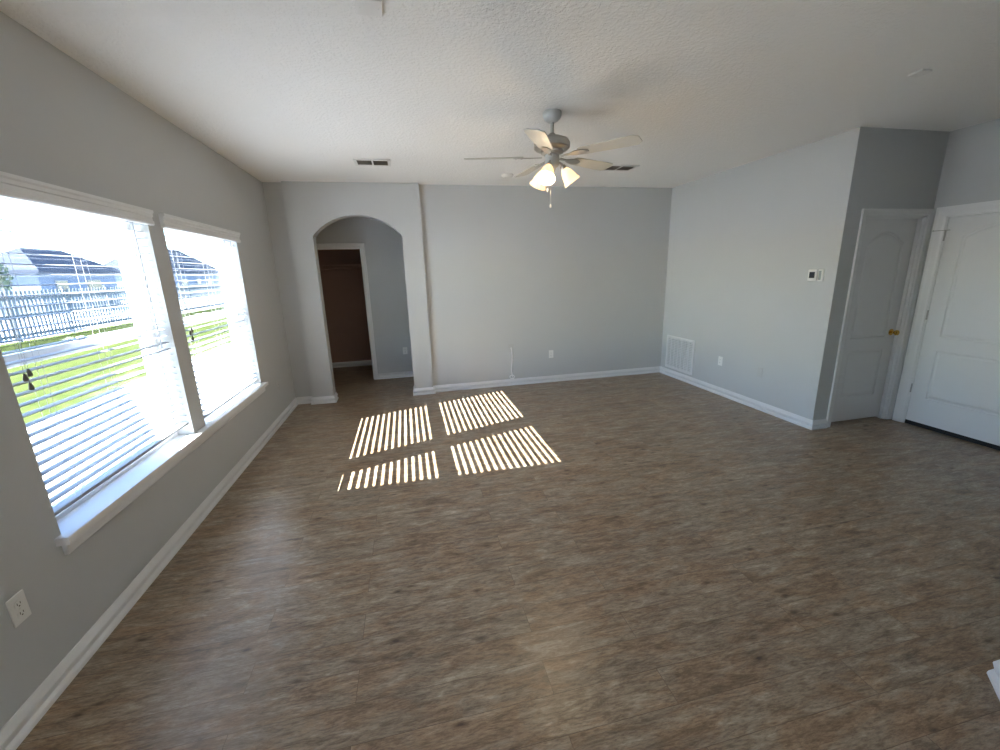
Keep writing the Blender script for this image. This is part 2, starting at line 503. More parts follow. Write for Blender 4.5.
def window(n, y0, y1, label):
    wn_ = tag(empty('window_%d' % n, (-0.12, (y0 + y1) / 2, ZS)), label, 'window', kind='structure')
    hw_, ht = (y1 - y0) / 2, ZT - ZS
    zm = 0.735
    f = MB()
    fw = 0.035
    f.box((-0.045, -hw_, 0), (0.02, -hw_ + fw, ht)); f.box((-0.045, hw_ - fw, 0), (0.02, hw_, ht))
    f.box((-0.045, -hw_ + fw, 0), (0.02, hw_ - fw, 0.022)); f.box((-0.045, -hw_ + fw, ht - 0.016), (0.02, hw_ - fw, ht))
    f.build('window_frame', M['vinyl'], wn_, bevel=0.003)
    for nm, x, z0, z1 in (('lower_sash', -0.012, 0.022, zm + 0.032), ('upper_sash', -0.037, zm - 0.028, ht - 0.016)):
        s = MB(); a = hw_ - fw; q = 0.03
        s.box((x - 0.012, -a, z0), (x + 0.012, -a + q, z1)); s.box((x - 0.012, a - q, z0), (x + 0.012, a, z1))
        s.box((x - 0.012, -a + q, z0), (x + 0.012, a - q, z0 + 0.038)); s.box((x - 0.012, -a + q, z1 - 0.034), (x + 0.012, a - q, z1))
        so = s.build(nm, M['vinyl'], wn_, bevel=0.002)
        g = MB(); g.box((x - 0.003, -a + q, z0 + 0.038), (x + 0.003, a - q, z1 - 0.034))
        g.build('pane', M['glass'], so)
    lk = MB(); lk.box((-0.022, -0.03, zm + 0.032), (-0.002, 0.03, zm + 0.045)); lk.box((-0.018, -0.008, zm + 0.045), (-0.006, 0.03, zm + 0.052))
    lk.build('sash_lock', M['vinyl'], wn_)
window(1, *W1, 'nearer white single hung window, left in the photo')
window(2, *W2, 'farther white single hung window, right of the pair')

# added unseen glazed door behind the viewpoint, lets in more daylight
w3 = tag(empty('window_3', (-0.10, -3.15, 0), R(90)), 'added glazed door behind the viewpoint for extra daylight', 'window', kind='structure')
f = MB()
f.box((-0.6, -0.05, 0), (-0.56, 0.05, 2.05)); f.box((0.56, -0.05, 0), (0.6, 0.05, 2.05)); f.box((-0.56, -0.05, 2.01), (0.56, 0.05, 2.05)); f.box((-0.56, -0.05, 0), (0.56, 0.05, 0.03))
f.build('window_frame', M['vinyl'], w3)
for x0, x1, y in ((-0.56, 0.03, -0.02), (-0.03, 0.56, 0.02)):
    q = MB(); q.box((x0, y - 0.015, 0.03), (x0 + 0.06, y + 0.015, 2.01)); q.box((x1 - 0.06, y - 0.015, 0.03), (x1, y + 0.015, 2.01))
    q.box((x0 + 0.06, y - 0.015, 0.03), (x1 - 0.06, y + 0.015, 0.11)); q.box((x0 + 0.06, y - 0.015, 1.95), (x1 - 0.06, y + 0.015, 2.01))
    so = q.build('sliding_sash', M['vinyl'], w3)
    q = MB(); q.box((x0 + 0.06, y - 0.003, 0.11), (x1 - 0.06, y + 0.003, 1.95)); q.build('pane', M['glass'], so)

def blind(y0, y1, label, v0, v1, low):
    """Horizontal blind inside the opening; local y runs along the wall, z up from the sill."""
    yc = (y0 + y1) / 2
    b = thing('window_blind', label, 'blind', (0, yc, 0.60), 0, 'horizontal blinds in the two windows')
    L = (y1 - y0) - 0.016
    PITCH, TILT, XC = 0.0435, R(3), -0.038
    # one slat: shallow crowned strip
    s = MB(); W_, T_ = 0.040, 0.0024; n = 6
    top, bot = [], []
    for k in range(n + 1):
        u = -W_ / 2 + W_ * k / n; z = 0.0022 * (1 - (2 * u / W_) ** 2)
        top.append((u, -L / 2, z + T_ / 2)); bot.append((u, -L / 2, z - T_ / 2))
    s.prism(top + bot[::-1], (0, L, 0))
    first = s.build('slat', M['slat'], b, smooth=True)
    zs = []
    z = 1.385
    while z > low + 0.035: zs.append((z, TILT)); z -= PITCH
    for i, (z, tl) in enumerate(zs):
        o = first
        if i:
            o = first.copy(); C.objects.link(o); o.parent = b
        o.location = (XC, 0, z); o.rotation_euler = (0, tl, 0)
    r = MB(); r.box((XC - 0.024, -L / 2, low), (XC + 0.024, L / 2, low + 0.016))
    r.build('bottom_rail', M['slat'], b, bevel=0.004)
    h = MB(); h.box((XC - 0.028, -L / 2, 1.405), (XC + 0.028, L / 2, 1.448))
    h.build('headrail', M['slat'], b)
    # moulded valance over the head of the opening
    prof = [(0, 1.384), (0.020, 1.384), (0.026, 1.390), (0.026, 1.408), (0.020, 1.412), (0.020, 1.432), (0.026, 1.436), (0.026, 1.452), (0.033, 1.460), (0.033, 1.474), (0, 1.474)]
    v = MB(); v.prism([(x + 0.001, v0 - yc, z) for x, z in prof], (0, v1 - v0, 0))
    v.build('valance', M['vinyl'], b)
    for fr in (-0.36, 0.0, 0.36):
        c = MB()
        for dx in (-0.027, 0.027):
            c.tube([(XC + dx, fr * L, low + 0.01), (XC + dx, fr * L, 1.41)], 0.0007, 5)
        c.tube([(XC, fr * L + 0.006, low + 0.01), (XC, fr * L + 0.006, 1.41)], 0.0008, 5)
        c.build('ladder_cord', M['cord'], b)
    # pull cords with tassels near the left end
    for k, (dy, zb) in enumerate(((0.052, 0.685), (0.064, 0.645), (0.076, 0.70))):
        c = MB(); c.tube([(0.003, -L / 2 + dy, 1.40), (0.004, -L / 2 + dy + 0.004, 1.1), (0.003, -L / 2 + dy, zb)], 0.0009, 5)
        co = c.build('pull_cord', M['cord'], b)
        tm = Matrix.Translation((0.003, -L / 2 + dy, zb - 0.03))
        MB().lathe([(0, 0), (0.008, 0.002), (0.009, 0.012), (0.005, 0.028), (0.0025, 0.034), (0, 0.034)], 12, tm).build('tassel', M['tassel'], co, smooth=True)
    # tilt wand near the right end
    c = MB(); c.tube([(0.004, L / 2 - 0.16, 1.40), (0.006, L / 2 - 0.155, 0.62)], 0.004, 8)
    c.build('tilt_wand', M['slat'], b, smooth=True)
    return b
blind(W1[0], W1[1], 'nearer white slatted blind, left of the two windows, cords at its left end', 1.935, 3.185, 0.063)
blind(W2[0], W2[1], 'farther white slatted blind, in the right of the two windows', 3.305, 4.64, 0.025)

# ------------------------------------------------------------------ doors
def offset_loop(pts, d):
    """Inset a convex counter-clockwise 2D outline by d."""
    n = len(pts); res = []
    for i in range(n):
        a, b, c = Vector(pts[i - 1]), Vector(pts[i]), Vector(pts[(i + 1) % n])
        e1, e2 = (b - a).normalized(), (c - b).normalized()
        n1, n2 = Vector((-e1.y, e1.x)), Vector((-e2.y, e2.x))
        m = (n1 + n2).normalized(); m = m / max(0.3, m.dot(n1))
        res.append((b.x + m.x * d, b.y + m.y * d))
    return res
def rect_loop(x0, x1, z0, z1): return [(x0, z0), (x1, z0), (x1, z1), (x0, z1)]
def arch_loop(x0, x1, z0, zs, rise):
    p = [(x0, z0), (x1, z0)]
    c = (x0 + x1) / 2; h = (x1 - x0) / 2
    for k in range(0, 17):
        t = 1 - 2 * k / 16
        p.append((c + h * t, zs + rise * (1 - t * t)))
    return p
def door_slab(width, height, parent, mat, thick=0.035):
    """Two panel moulded slab, face at y = 0 looking to -y, x from 0."""
    bm = bmesh.new()
    st = 0.125
    loops = [rect_loop(st, width - st, 0.255, 0.735), arch_loop(st, width - st, 0.865, 1.775, 0.10)]
    outer = [bm.verts.new((x, 0, z)) for x, z in rect_loop(0, width, 0, height)]
    edges = [bm.edges.new((outer[i], outer[(i + 1) % 4])) for i in range(4)]
    rings0 = []
    for lp in loops:
        r0 = [bm.verts.new((x, 0, z)) for x, z in lp]
        edges += [bm.edges.new((r0[i], r0[(i + 1) % len(r0)])) for i in range(len(r0))]
        rings0.append(r0)
    bmesh.ops.triangle_fill(bm, use_beauty=True, use_dissolve=False, edges=edges)
    # keep the rails only: drop fill faces that lie inside a panel
    def inside(p, lp):
        c = False; n = len(lp)
        for i in range(n):
            (x1, z1), (x2, z2) = lp[i], lp[(i + 1) % n]
            if (z1 > p[1]) != (z2 > p[1]) and p[0] < (x2 - x1) * (p[1] - z1) / (z2 - z1) + x1: c = not c
        return c
    kill = [f for f in bm.faces if any(inside((f.calc_center_median().x, f.calc_center_median().z), lp) for lp in loops)]
    bmesh.ops.delete(bm, geom=kill, context='FACES_ONLY')
    for r0, lp in zip(rings0, loops):
        prev = r0
        for d, dep in ((0.006, 0.0075), (0.016, 0.0085), (0.034, 0.002)):
            cur = [bm.verts.new((x, dep, z)) for x, z in offset_loop(lp, d)]
            for i in range(len(cur)):
                j = (i + 1) % len(cur); bm.faces.new([prev[i], prev[j], cur[j], cur[i]])
            prev = cur
        bm.faces.new(prev)
    back = [bm.verts.new((x, thick, z)) for x, z in rect_loop(0, width, 0, height)]
    bm.faces.new(back[::-1])
    for i in range(4): bm.faces.new([outer[i], back[i], back[(i + 1) % 4], outer[(i + 1) % 4]])
    mb = MB(); mb.bm.free(); mb.bm = bm
    return mb.build('door_slab', mat, parent)

CASE = [(0, 0), (0.008, 0), (0.013, 0.012), (0.013, 0.035), (0.017, 0.045), (0.017, 0.058), (0, 0.058)]   # (out, across)
def casing(x0, x1, top, parent, wide=1.0):
    """Mitred casing round an opening in the plane y = 0 (room at -y)."""
    s = MB()
    prof = [(d, a * wide) for d, a in CASE]
    pts = [((x0, 0), (-1, 0)), ((x0, top), (-1, 1)), ((x1, top), (1, 1)), ((x1, 0), (1, 0))]
    rings = [[s.bm.verts.new((p[0] + m[0] * a, -d, p[1] + m[1] * a)) for d, a in prof] for p, m in pts]
    n = len(prof)
    for A, B in zip(rings, rings[1:]):
        for k in range(n): s.bm.faces.new([A[k], A[(k + 1) % n], B[(k + 1) % n], B[k]])
    s.bm.faces.new(rings[0]); s.bm.faces.new(rings[-1][::-1])
    s.build('door_casing', M['trim'], parent)
def jamb(x0, x1, top, depth, parent, stop_y):
    s = MB(); t_ = 0.012
    s.box((x0, 0, 0), (x0 + t_, depth, top)); s.box((x1 - t_, 0, 0), (x1, depth, top)); s.box((x0 + t_, 0, top - t_), (x1 - t_, depth, top))
    s.box((x0 + t_, stop_y, 0), (x0 + t_ + 0.011, stop_y + 0.03, top - t_)); s.box((x1 - t_ - 0.011, stop_y, 0), (x1 - t_, stop_y + 0.03, top - t_))
    s.box((x0 + t_, stop_y, top - t_ - 0.011), (x1 - t_, stop_y + 0.03, top - t_))
    s.build('door_jamb', M['trim'], parent)
def hinge(x, z, parent):
    s = MB(); s.tube([(x, -0.006, z - 0.045), (x, -0.006, z + 0.045)], 0.006, 10)
    return s.build('hinge', M['hinge'], parent, smooth=True)

d1 = tag(empty('door_1', (D1[0], YO, 0)), 'narrow white two panel door with brass knob in the alcove', 'door', kind='structure')
wd = D1[1] - D1[0]
casing(0, wd, D1[2], d1); jamb(0, wd, D1[2], 0.12, d1, 0.026)
s1 = door_slab(wd - 0.030, D1[2] - 0.036, d1, M['door']); s1.location = (0.015, 0.058, 0.018)
km = Matrix.Translation((wd - 0.075, 0.058, 0.925)) @ Matrix.Rotation(R(90), 4, 'X')
k = MB().lathe([(0, 0), (0.032, 0), (0.032, 0.004), (0.026, 0.008), (0.011, 0.011), (0.010, 0.028), (0.020, 0.036), (0.027, 0.048), (0.025, 0.060), (0.015, 0.067), (0, 0.069)], 24, km)
tag(k.build('door_knob', M['brass'], d1, smooth=True), 'polished brass door knob')

d2 = tag(empty('door_2', (XD, D2[1], 0), R(-90)), 'wide white two panel door with hinges at far right edge', 'door', kind='structure')
wd = D2[1] - D2[0]
casing(0, wd, D2[2], d2, 1.45); jamb(0, wd, D2[2], 0.12, d2, 0.048)
s2 = door_slab(wd - 0.030, D2[2] - 0.058, d2, M['door']); s2.location = (0.015, 0.004, 0.043)
sw = MB(); sw.box((0.015, 0.006, 0.002), (wd - 0.015, 0.037, 0.043)); tag(sw.build('door_gap_shade', M['gap_shade'], d2), 'black strip standing in for the shaded gap under the door')  # black strip put in as the shade of the gap under the door
for z in (0.377, 1.109, 1.836): hinge(0.014, z, d2)
st = MB(); st.tube([(0.014, -0.008, 1.885), (-0.02, -0.03, 1.885), (-0.055, -0.045, 1.885)], 0.003, 8)
st.tube([(-0.055, -0.045, 1.885), (-0.06, -0.048, 1.885)], 0.007, 8); st.tube([(0.014, -0.012, 1.885), (0.05, -0.012, 1.885)], 0.003, 8)
st.build('hinge_pin_stop', M['hinge'], d2, smooth=True)
km = Matrix.Translation((wd - 0.075, 0.004, 0.925)) @ Matrix.Rotation(R(90), 4, 'X')
MB().lathe([(0, 0), (0.032, 0), (0.032, 0.004), (0.026, 0.008), (0.011, 0.011), (0.010, 0.028), (0.020, 0.036), (0.027, 0.048), (0.025, 0.060), (0.015, 0.067), (0, 0.069)], 24, km).build('door_knob', M['brass'], d2, smooth=True)

d3 = tag(empty('door_3', (DH[0], YH, 0)), 'white cased doorway to the dark closet beyond the archway', 'doorway', kind='structure')
wd = DH[1] - DH[0]
casing(0, wd, DH[2], d3); jamb(0, wd, DH[2], 0.11, d3, 0.05)

# closet fittings glimpsed in the dark doorway
sh = thing('closet_shelf', 'dim shelf with hanging rod on the back wall of the dark closet', 'shelf', (0.76, YC, 1.83))
q = MB(); q.box((-0.74, -0.30, 0), (0.74, 0, 0.02)); q.build('shelf_board', M['hallroom'], sh)
q = MB(); q.box((-0.74, -0.018, -0.09), (0.74, 0, 0)); q.build('cleat', M['hallroom'], sh)
q = MB(); q.tube([(-0.74, -0.26, -0.06), (0.74, -0.26, -0.06)], 0.016, 12); q.build('rod', M['hallroom'], sh, smooth=True)

# ------------------------------------------------------------------ ceiling fan
fan = thing('ceiling_fan', 'pewter ceiling fan with five pale blades and three lit glass shades', 'ceiling fan', (2.68, 3.18, H))
MB().lathe([(0, 0), (0.066, 0), (0.068, -0.008), (0.066, -0.030), (0.056, -0.048), (0.040, -0.062), (0.026, -0.070), (0, -0.070)], 40).build('canopy', M['pewter'], fan, smooth=True)
MB().tube([(0, 0, -0.066), (0, 0, -0.165)], 0.0125, 16).build('downrod', M['pewter'], fan, smooth=True)
MB().lathe([(0, -0.140), (0.020, -0.140), (0.028, -0.150), (0.045, -0.158), (0.080, -0.168), (0.116, -0.184), (0.131, -0.208), (0.131, -0.238), (0.118, -0.250), (0.085, -0.256), (0.082, -0.272), (0.060, -0.282), (0, -0.282)], 48).build('motor_housing', M['nickel'], fan, smooth=True)
MB().lathe([(0, -0.280), (0.048, -0.280), (0.052, -0.288), (0.052, -0.350), (0.044, -0.364), (0.030, -0.372), (0.022, -0.394), (0.010, -0.406), (0, -0.408)], 32).build('switch_housing', M['pewter'], fan, smooth=True)
def blade_mesh():
    bm = bmesh.new()
    L0, L1 = 0.215, 0.65
    n = 14; top = []; 
    left, right = [], []
    for k in range(n + 1):
        t = k / n; x = L0 + (L1 - L0) * t
        h = 0.052 + 0.016 * min(1, t * 1.3)
        if t < 0.06: h *= 0.85
        if t > 0.9: h *= math.sqrt(max(0.0, 1 - ((t - 0.9) / 0.1) ** 2 * 0.72))
        left.append((x, h)); right.append((x, -h))
    pts = right + left[::-1]
    return [(x, y, 0.0035) for x, y in pts]
def iron_mesh():
    s = MB()
    s.prism([(0.075, -0.012, -0.003), (0.14, -0.010, -0.003), (0.185, -0.030, -0.003), (0.235, -0.036, -0.003), (0.285, -0.012, -0.003), (0.285, 0.012, -0.003), (0.235, 0.036, -0.003), (0.185, 0.030, -0.003), (0.14, 0.010, -0.003), (0.075, 0.012, -0.003)], (0, 0, -0.006))
    for x, y in ((0.225, 0.02), (0.225, -0.02), (0.268, 0)):
        s.lathe([(0, -0.013), (0.004, -0.012), (0.006, -0.009), (0.006, -0.007)], 10, Matrix.Translation((x, y, 0)))
    return s
b0 = MB().prism(blade_mesh(), (0, 0, -0.0065)).build('blade', M['blade'], fan, bevel=0.002)
i0 = iron_mesh().build('blade_iron', M['nickel'], b0)
PITCHM = Matrix.Rotation(R(-11), 4, 'X')
for k in range(5):
    a = R(168.4 + 72 * k)
    bo = b0
    if k:
        bo = b0.copy(); C.objects.link(bo); bo.parent = fan
        io = i0.copy(); C.objects.link(io); io.parent = bo
    bo.matrix_local = Matrix.Translation((0, 0, -0.295)) @ Matrix.Rotation(a, 4, 'Z') @ PITCHM
# light kit
sh0 = None
for k in range(3):
    a = R(-125 + 120 * k)
    base = Matrix.Rotation(a, 4, 'Z')
    arm = MB(); arm.tube([base @ Vector(p) for p in ((0.040, 0, -0.338), (0.060, 0, -0.336), (0.074, 0, -0.346), (0.084, 0, -0.362))], 0.008, 10)
    arm.build('lamp_arm', M['nickel'], fan, smooth=True)
    tm = base @ Matrix.Translation((0.078, 0, -0.358)) @ Matrix.Rotation(R(-36), 4, 'Y')
    sk = MB().lathe([(0, 0.004), (0.018, 0.002), (0.022, -0.010), (0.022, -0.030), (0.016, -0.034), (0, -0.034)], 20, tm).build('lamp_socket', M['nickel'], fan, smooth=True)
    so = MB().lathe([(0.024, -0.024), (0.030, -0.034), (0.041, -0.056), (0.049, -0.084), (0.054, -0.108), (0.063, -0.130), (0.067, -0.138), (0.064, -0.138), (0.051, -0.110), (0.046, -0.084), (0.038, -0.057), (0.027, -0.036), (0.021, -0.024)], 32, tm).build('lamp_shade', M['shade'], fan, smooth=True)
    tag(so, 'glowing frosted glass bell shade')
    MB().lathe([(0, -0.034), (0.010, -0.036), (0.012, -0.052), (0.022, -0.070), (0.024, -0.084), (0.018, -0.098), (0, -0.106)], 20, tm).build('bulb', M['bulb'], so, smooth=True)
    ld = bpy.data.lights.new('fan_bulb_light', 'POINT'); ld.energy = 1.5; ld.color = (1.0, 0.78, 0.5); ld.shadow_soft_size = 0.03
    lo = bpy.data.objects.new('fan_bulb_light', ld); C.objects.link(lo)
    lo.location = Vector((2.68, 3.18, H)) + tm @ Vector((0, 0, -0.150))
for (x, y, z1, z2) in ((-0.018, -0.02, -0.37, -0.625), (-0.045, -0.03, -0.34, -0.515)):
    c = MB(); c.tube([(x, y, z1), (x, y, z2)], 0.0013, 6)
    co = c.build('pull_chain', M['nickel'], fan)
    MB().lathe([(0, 0), (0.006, -0.003), (0.008, -0.014), (0.005, -0.026), (0, -0.028)], 12, Matrix.Translation((x, y, z2))).build('chain_fob', M['plate'], co, smooth=True)

# ------------------------------------------------------------------ ceiling fittings
def vent(x0, x1, y0, y1, label):
    v = thing('ceiling_vent', label, 'vent', ((x0 + x1) / 2, (y0 + y1) / 2, H), 0, 'air vents in the ceiling')
    a, b = (x1 - x0) / 2, (y1 - y0) / 2
    f = MB(); e = 0.028
    for (p, q) in (((-a, -b), (a, -b + e)), ((-a, b - e), (a, b)), ((-a, -b + e), (-a + e, b - e)), ((a - e, -b + e), (a, b - e))):
        f.box((p[0], p[1], -0.012), (q[0], q[1], 0))
    f.box((-0.008, -b + e, -0.011), (0.008, b - e, 0))
    f.build('frame', M['ventmetal'], v, bevel=0.003)
    bk = MB(); bk.box((-a + e, -b + e, -0.002), (a - e, b - e, 0)); bk.build('duct_shade_sheet', M['duct'], v)  # flat dark sheet drawn for the shade inside the duct
    n = 7
    for k in range(n):
        y = -b + e + (2 * b - 2 * e) * (k + 0.5) / n
        s = MB()
        mt = Matrix.Translation((0, y, -0.006)) @ Matrix.Rotation(R(40), 4, 'X')
        s.box((-a + e, -0.0065, -0.0006), (a - e, 0.0065, 0.0006), mt)
        s.build('louvre', M['louvre'], v)
vent(1.15, 1.50, 4.58, 4.82, 'white ceiling vent left of the fan, above the archway')
vent(3.82, 4.20, 4.55, 4.79, 'white ceiling vent right of the fan, near the back wall')

sd = thing('smoke_detector', 'round white smoke detector on ceiling behind the fan', 'smoke detector', (2.82, 5.12, H))
MB().lathe([(0, 0), (0.070, 0), (0.072, -0.010), (0.066, -0.022), (0.058, -0.026), (0.052, -0.034), (0.030, -0.038), (0, -0.038)], 36).build('body', M['plate'], sd, smooth=True)
MB().lathe([(0, -0.037), (0.010, -0.037), (0.010, -0.041), (0, -0.042)], 16).build('test_button', M['plate'], sd, smooth=True)

def cover(x, y, size, label):
    c = thing('ceiling_cover_plate', label, 'cover plate', (x, y, H), 0, 'blank square covers on the ceiling')
    q = MB(); h = size / 2; q.box((-h, -h, -0.014), (h, h, 0)); q.build('plate', M['cover'], c, bevel=0.004)
    for sx in (-1, 1):
        MB().lathe([(0, -0.0155), (0.003, -0.015), (0.0035, -0.0138)], 10, Matrix.Translation((sx * h * 0.7, 0, 0))).build('screw', M['ventmetal'], c)
cover(1.49, 2.13, 0.11, 'square white blank cover at the top edge, left of the fan')
cover(4.715, 2.25, 0.08, 'square white blank cover on ceiling at upper right')

# ------------------------------------------------------------------ wall fittings (local face looks to -y)
def outlet(loc, rotz, label, mat='plate'):
    o = thing('wall_outlet', label, 'outlet', loc, rotz, 'duplex wall outlets')
    p = MB(); p.box((-0.036, -0.006, -0.058), (0.036, 0, 0.058)); p.build('cover_plate', M[mat], o, bevel=0.003)
    for sg in (-1, 1):
        z = sg * 0.0195; pts = []
        for k in range(24):
            a = 2 * PI * k / 24
            pts.append((0.0165 * max(-1, min(1, 1.25 * math.cos(a))), -0.0055, z + 0.0145 * math.sin(a)))
        r = MB().prism(pts, (0, -0.0025, 0)).build('receptacle', M[mat], o)
        s = MB()
        s.box((-0.0075, -0.0088, z - 0.003), (-0.0055, -0.0079, z + 0.007)); s.box((0.0055, -0.0088, z - 0.002), (0.0075, -0.0079, z + 0.006))
        s.box((-0.0025, -0.0088, z - 0.010), (0.0025, -0.0079, z - 0.006))
        s.build('slots', M['slot'], r)
    MB().lathe([(0, 0.0085), (0.003, 0.0078), (0.0035, 0.006)], 10, Matrix.Rotation(R(90), 4, 'X')).build('screw', M['ventmetal'], o)
outlet((0, 1.697, 0.439), R(90), 'white outlet at lower left, below the near window end')
outlet((0, 5.118, 0.418), R(90), 'small white outlet between far window and back left corner', 'paintplate')
outlet((3.584, YB, 0.425), 0, 'white outlet in the middle of the back wall')
outlet((XR, 4.468, 0.436), R(-90), 'white outlet right of the return grille')
outlet((1.458, YH, 0.44), 0, 'white outlet on hall wall seen through the archway')

bp_ = thing('blank_plate', 'grey painted blank plate on right wall, right of the outlet', 'cover plate', (XR, 3.843, 0.433), R(-90))
q = MB(); q.box((-0.036, -0.006, -0.058), (0.036, 0, 0.058)); q.build('plate', M['paintplate'], bp_, bevel=0.003)
for sg in (-1, 1):
    MB().lathe([(0, 0.008), (0.003, 0.0072), (0.0035, 0.006)], 10, Matrix.Translation((0, 0, sg * 0.03)) @ Matrix.Rotation(R(90), 4, 'X')).build('screw', M['paintplate'], bp_)

th = thing('thermostat', 'white thermostat with dark square screen on right wall', 'thermostat', (XR, 3.365, 1.515), R(-90))
q = MB(); q.box((-0.045, -0.022, -0.054), (0.045, 0, 0.054)); q.build('body', M['plate'], th, bevel=0.006)
q = MB(); q.box((-0.028, -0.0235, -0.028), (0.028, -0.0215, 0.030)); q.build('screen', M['screen'], th)
cp = thing('control_plate', 'narrow white wall control right beside the thermostat', 'switch', (XR, 3.288, 1.513), R(-90))
q = MB(); q.box((-0.028, -0.012, -0.056), (0.028, 0, 0.056)); q.build('plate', M['plate'], cp, bevel=0.004)
q = MB(); q.box((-0.016, -0.015, -0.043), (0.008, -0.011, 0.043)); q.build('rocker', M['greyplastic'], cp)

# return air grille
g = thing('return_grille', 'large white return air grille low on the right wall', 'vent', (XR, 5.295, 0.372), R(-90))
a, b = 0.315, 0.25
f = MB(); e = 0.03
for (p, q) in (((-a, -b), (a, -b + e)), ((-a, b - e), (a, b)), ((-a, -b + e), (-a + e, b - e)), ((a - e, -b + e), (a, b - e))):
    f.box((p[0], -0.014, p[1]), (q[0], 0, q[1]))
f.build('frame', M['trim'], g, bevel=0.003)
q = MB(); q.box((-a + e, -0.002, -b + e), (a - e, 0, b - e)); q.build('filter', M['paintplate'], g)
for k in range(18):
    z = -b + e + (2 * b - 2 * e) * (k + 0.5) / 18
    s = MB(); mt = Matrix.Translation((0, -0.0075, z)) @ Matrix.Rotation(R(35), 4, 'X')
    s.box((-a + e, -0.0065, -0.0008), (a - e, 0.0065, 0.0008), mt); s.build('louvre', M['trim'], g)
for k in range(1, 7):
    x = -a + e + (2 * a - 2 * e) * k / 7
    s = MB(); s.box((x - 0.004, -0.0145, -b + e), (x + 0.004, -0.004, b - e)); s.build('divider', M['trim'], g)

# loose cable on the back wall
pc = thing('cable_plate', 'grey painted cable plate on back wall above the white cable', 'cover plate', (2.972, YB, 0.555))
q = MB(); q.box((-0.036, -0.006, -0.058), (0.036, 0, 0.058)); q.build('plate', M['paintplate'], pc, bevel=0.003)
MB().lathe([(0.013, 0.0055), (0.013, 0.009), (0.008, 0.009), (0.008, 0.006)], 16, Matrix.Rotation(R(90), 4, 'X')).build('grommet', M['plate'], pc)
cb = thing('white_cable', 'loose white cable hanging down the back wall to baseboard', 'cable', (2.972, YB, 0.093))
q = MB()
q.tube([(0, -0.004, 0.462), (0.0, -0.016, 0.455), (0.006, -0.018, 0.42), (0.010, -0.012, 0.33), (0.002, -0.011, 0.24), (-0.008, -0.012, 0.15), (-0.006, -0.016, 0.09), (0.0, -0.02, 0.045)], 0.0075, 8)
q.tube([(0.012, -0.010, 0.30), (0.008, -0.010, 0.22), (-0.002, -0.011, 0.14), (0.006, -0.014, 0.08), (0.010, -0.02, 0.03)], 0.007, 8)
q.build('cord', M['cable'], cb, smooth=True)
q = MB()
pts = []
for k in range(49):
    an = 2 * PI * 2.6 * k / 48
    pts.append((0.034 * math.cos(an), -0.024 + 0.012 * math.sin(an * 0.5), 0.036 + 0.027 * math.sin(an)))
q.tube(pts, 0.0075, 8); q.build('coil', M['cable'], cb, smooth=True)
q = MB(); q.box((-0.014, -0.034, 0.002), (0.018, -0.010, 0.022)); q.build('plug', M['cable'], cb, bevel=0.003)

# ------------------------------------------------------------------ outside
ZG = -0.15
q = MB(); q.box((-11.4, -60, ZG - 0.2), (-3.55, 90, ZG - 0.02)); q.box((-3.55, -60, ZG - 0.2), (30, -8, ZG - 0.02)); q.box((-3.55, 16, ZG - 0.2), (30, 90, ZG - 0.02))
sl = MB(); sl.box((-90, -60, ZG - 0.2), (-11.4, 120, ZG - 0.03))
struct(sl, 'sandy_lot', M['concrete'], 'pale bare ground of the lot beyond the fence', 'ground')
struct(q, 'lawn', M['lawn'], 'green back yard lawn seen through the blinds', 'lawn')
q = MB(); q.box((-9.0, -8, ZG - 0.2), (-3.55, 2.5, ZG)); q.box((-3.55, -8, ZG - 0.2), (-0.2, 16, ZG)); q.box((-0.2, -8, ZG - 0.2), (8, YREAR - 0.12, ZG))
struct(q, 'patio', M['concrete'], 'pale sunlit concrete patio outside the windows', 'patio')
# the roofed porch beside the windows, whose edge shades the nearer window
pr = tag(empty('porch', (0, 0, ZG)), 'covered porch beside the windows', 'porch', kind='structure')
q = MB(); q.box((-4.2, -1.2, 2.50), (-0.2, 1.92, 2.72)); q.build('porch_roof', M['stucco'], pr)
for x, y in ((-4.0, 1.8), (-4.0, -1.05)):
    q = MB(); q.box((x - 0.07, y - 0.07, 0), (x + 0.07, y + 0.07, 2.65)); q.build('post', M['fence'], pr)

ev = MB(); ev.prism([(-0.2, 1.92, 2.49), (-0.68, 1.92, 2.49), (-0.68, 1.92, 2.66), (-0.2, 1.92, 2.84)], (0, 7.2, 0))  # added eave, out of view, keeps high sky light off the slats
struct(ev, 'eave', M['stucco'], 'added unseen roof eave that cuts the sky light on the blinds', 'eave')
# picket fence
fe = thing('picket_fence', 'white picket fence across the back yard', 'fence', (-11.05, 14.6, ZG - 0.02))
FH, FP = 1.68, 0.168
def picket():
    s = MB(); s.prism([(-0.012, -0.044, 0.06), (-0.012, 0.044, 0.06), (-0.012, 0.044, FH - 0.03), (-0.012, 0.0, FH), (-0.012, -0.044, FH - 0.03)], (0.024, 0, 0)); return s
p0 = picket().build('picket', M['fence'], fe)
N_ALL = 150
rest = MB()
for k in range(N_ALL):
    if k < 100:
        o = p0
        if k:
            o = p0.copy(); C.objects.link(o); o.parent = fe
        o.location = (0, k * FP, 0)
    else:
        y = k * FP
        rest.prism([(-0.012, y - 0.044, 0.06), (-0.012, y + 0.044, 0.06), (-0.012, y + 0.044, FH - 0.03), (-0.012, y, FH), (-0.012, y - 0.044, FH - 0.03)], (0.024, 0, 0))
tag(rest.build('far_pickets', M['fence'], fe), kind='stuff')
for z in (0.22, 0.85, 1.42):
    s = MB(); s.box((-0.05, -0.1, z - 0.045), (-0.012, N_ALL * FP, z + 0.045)); s.build('rail', M['fence'], fe)
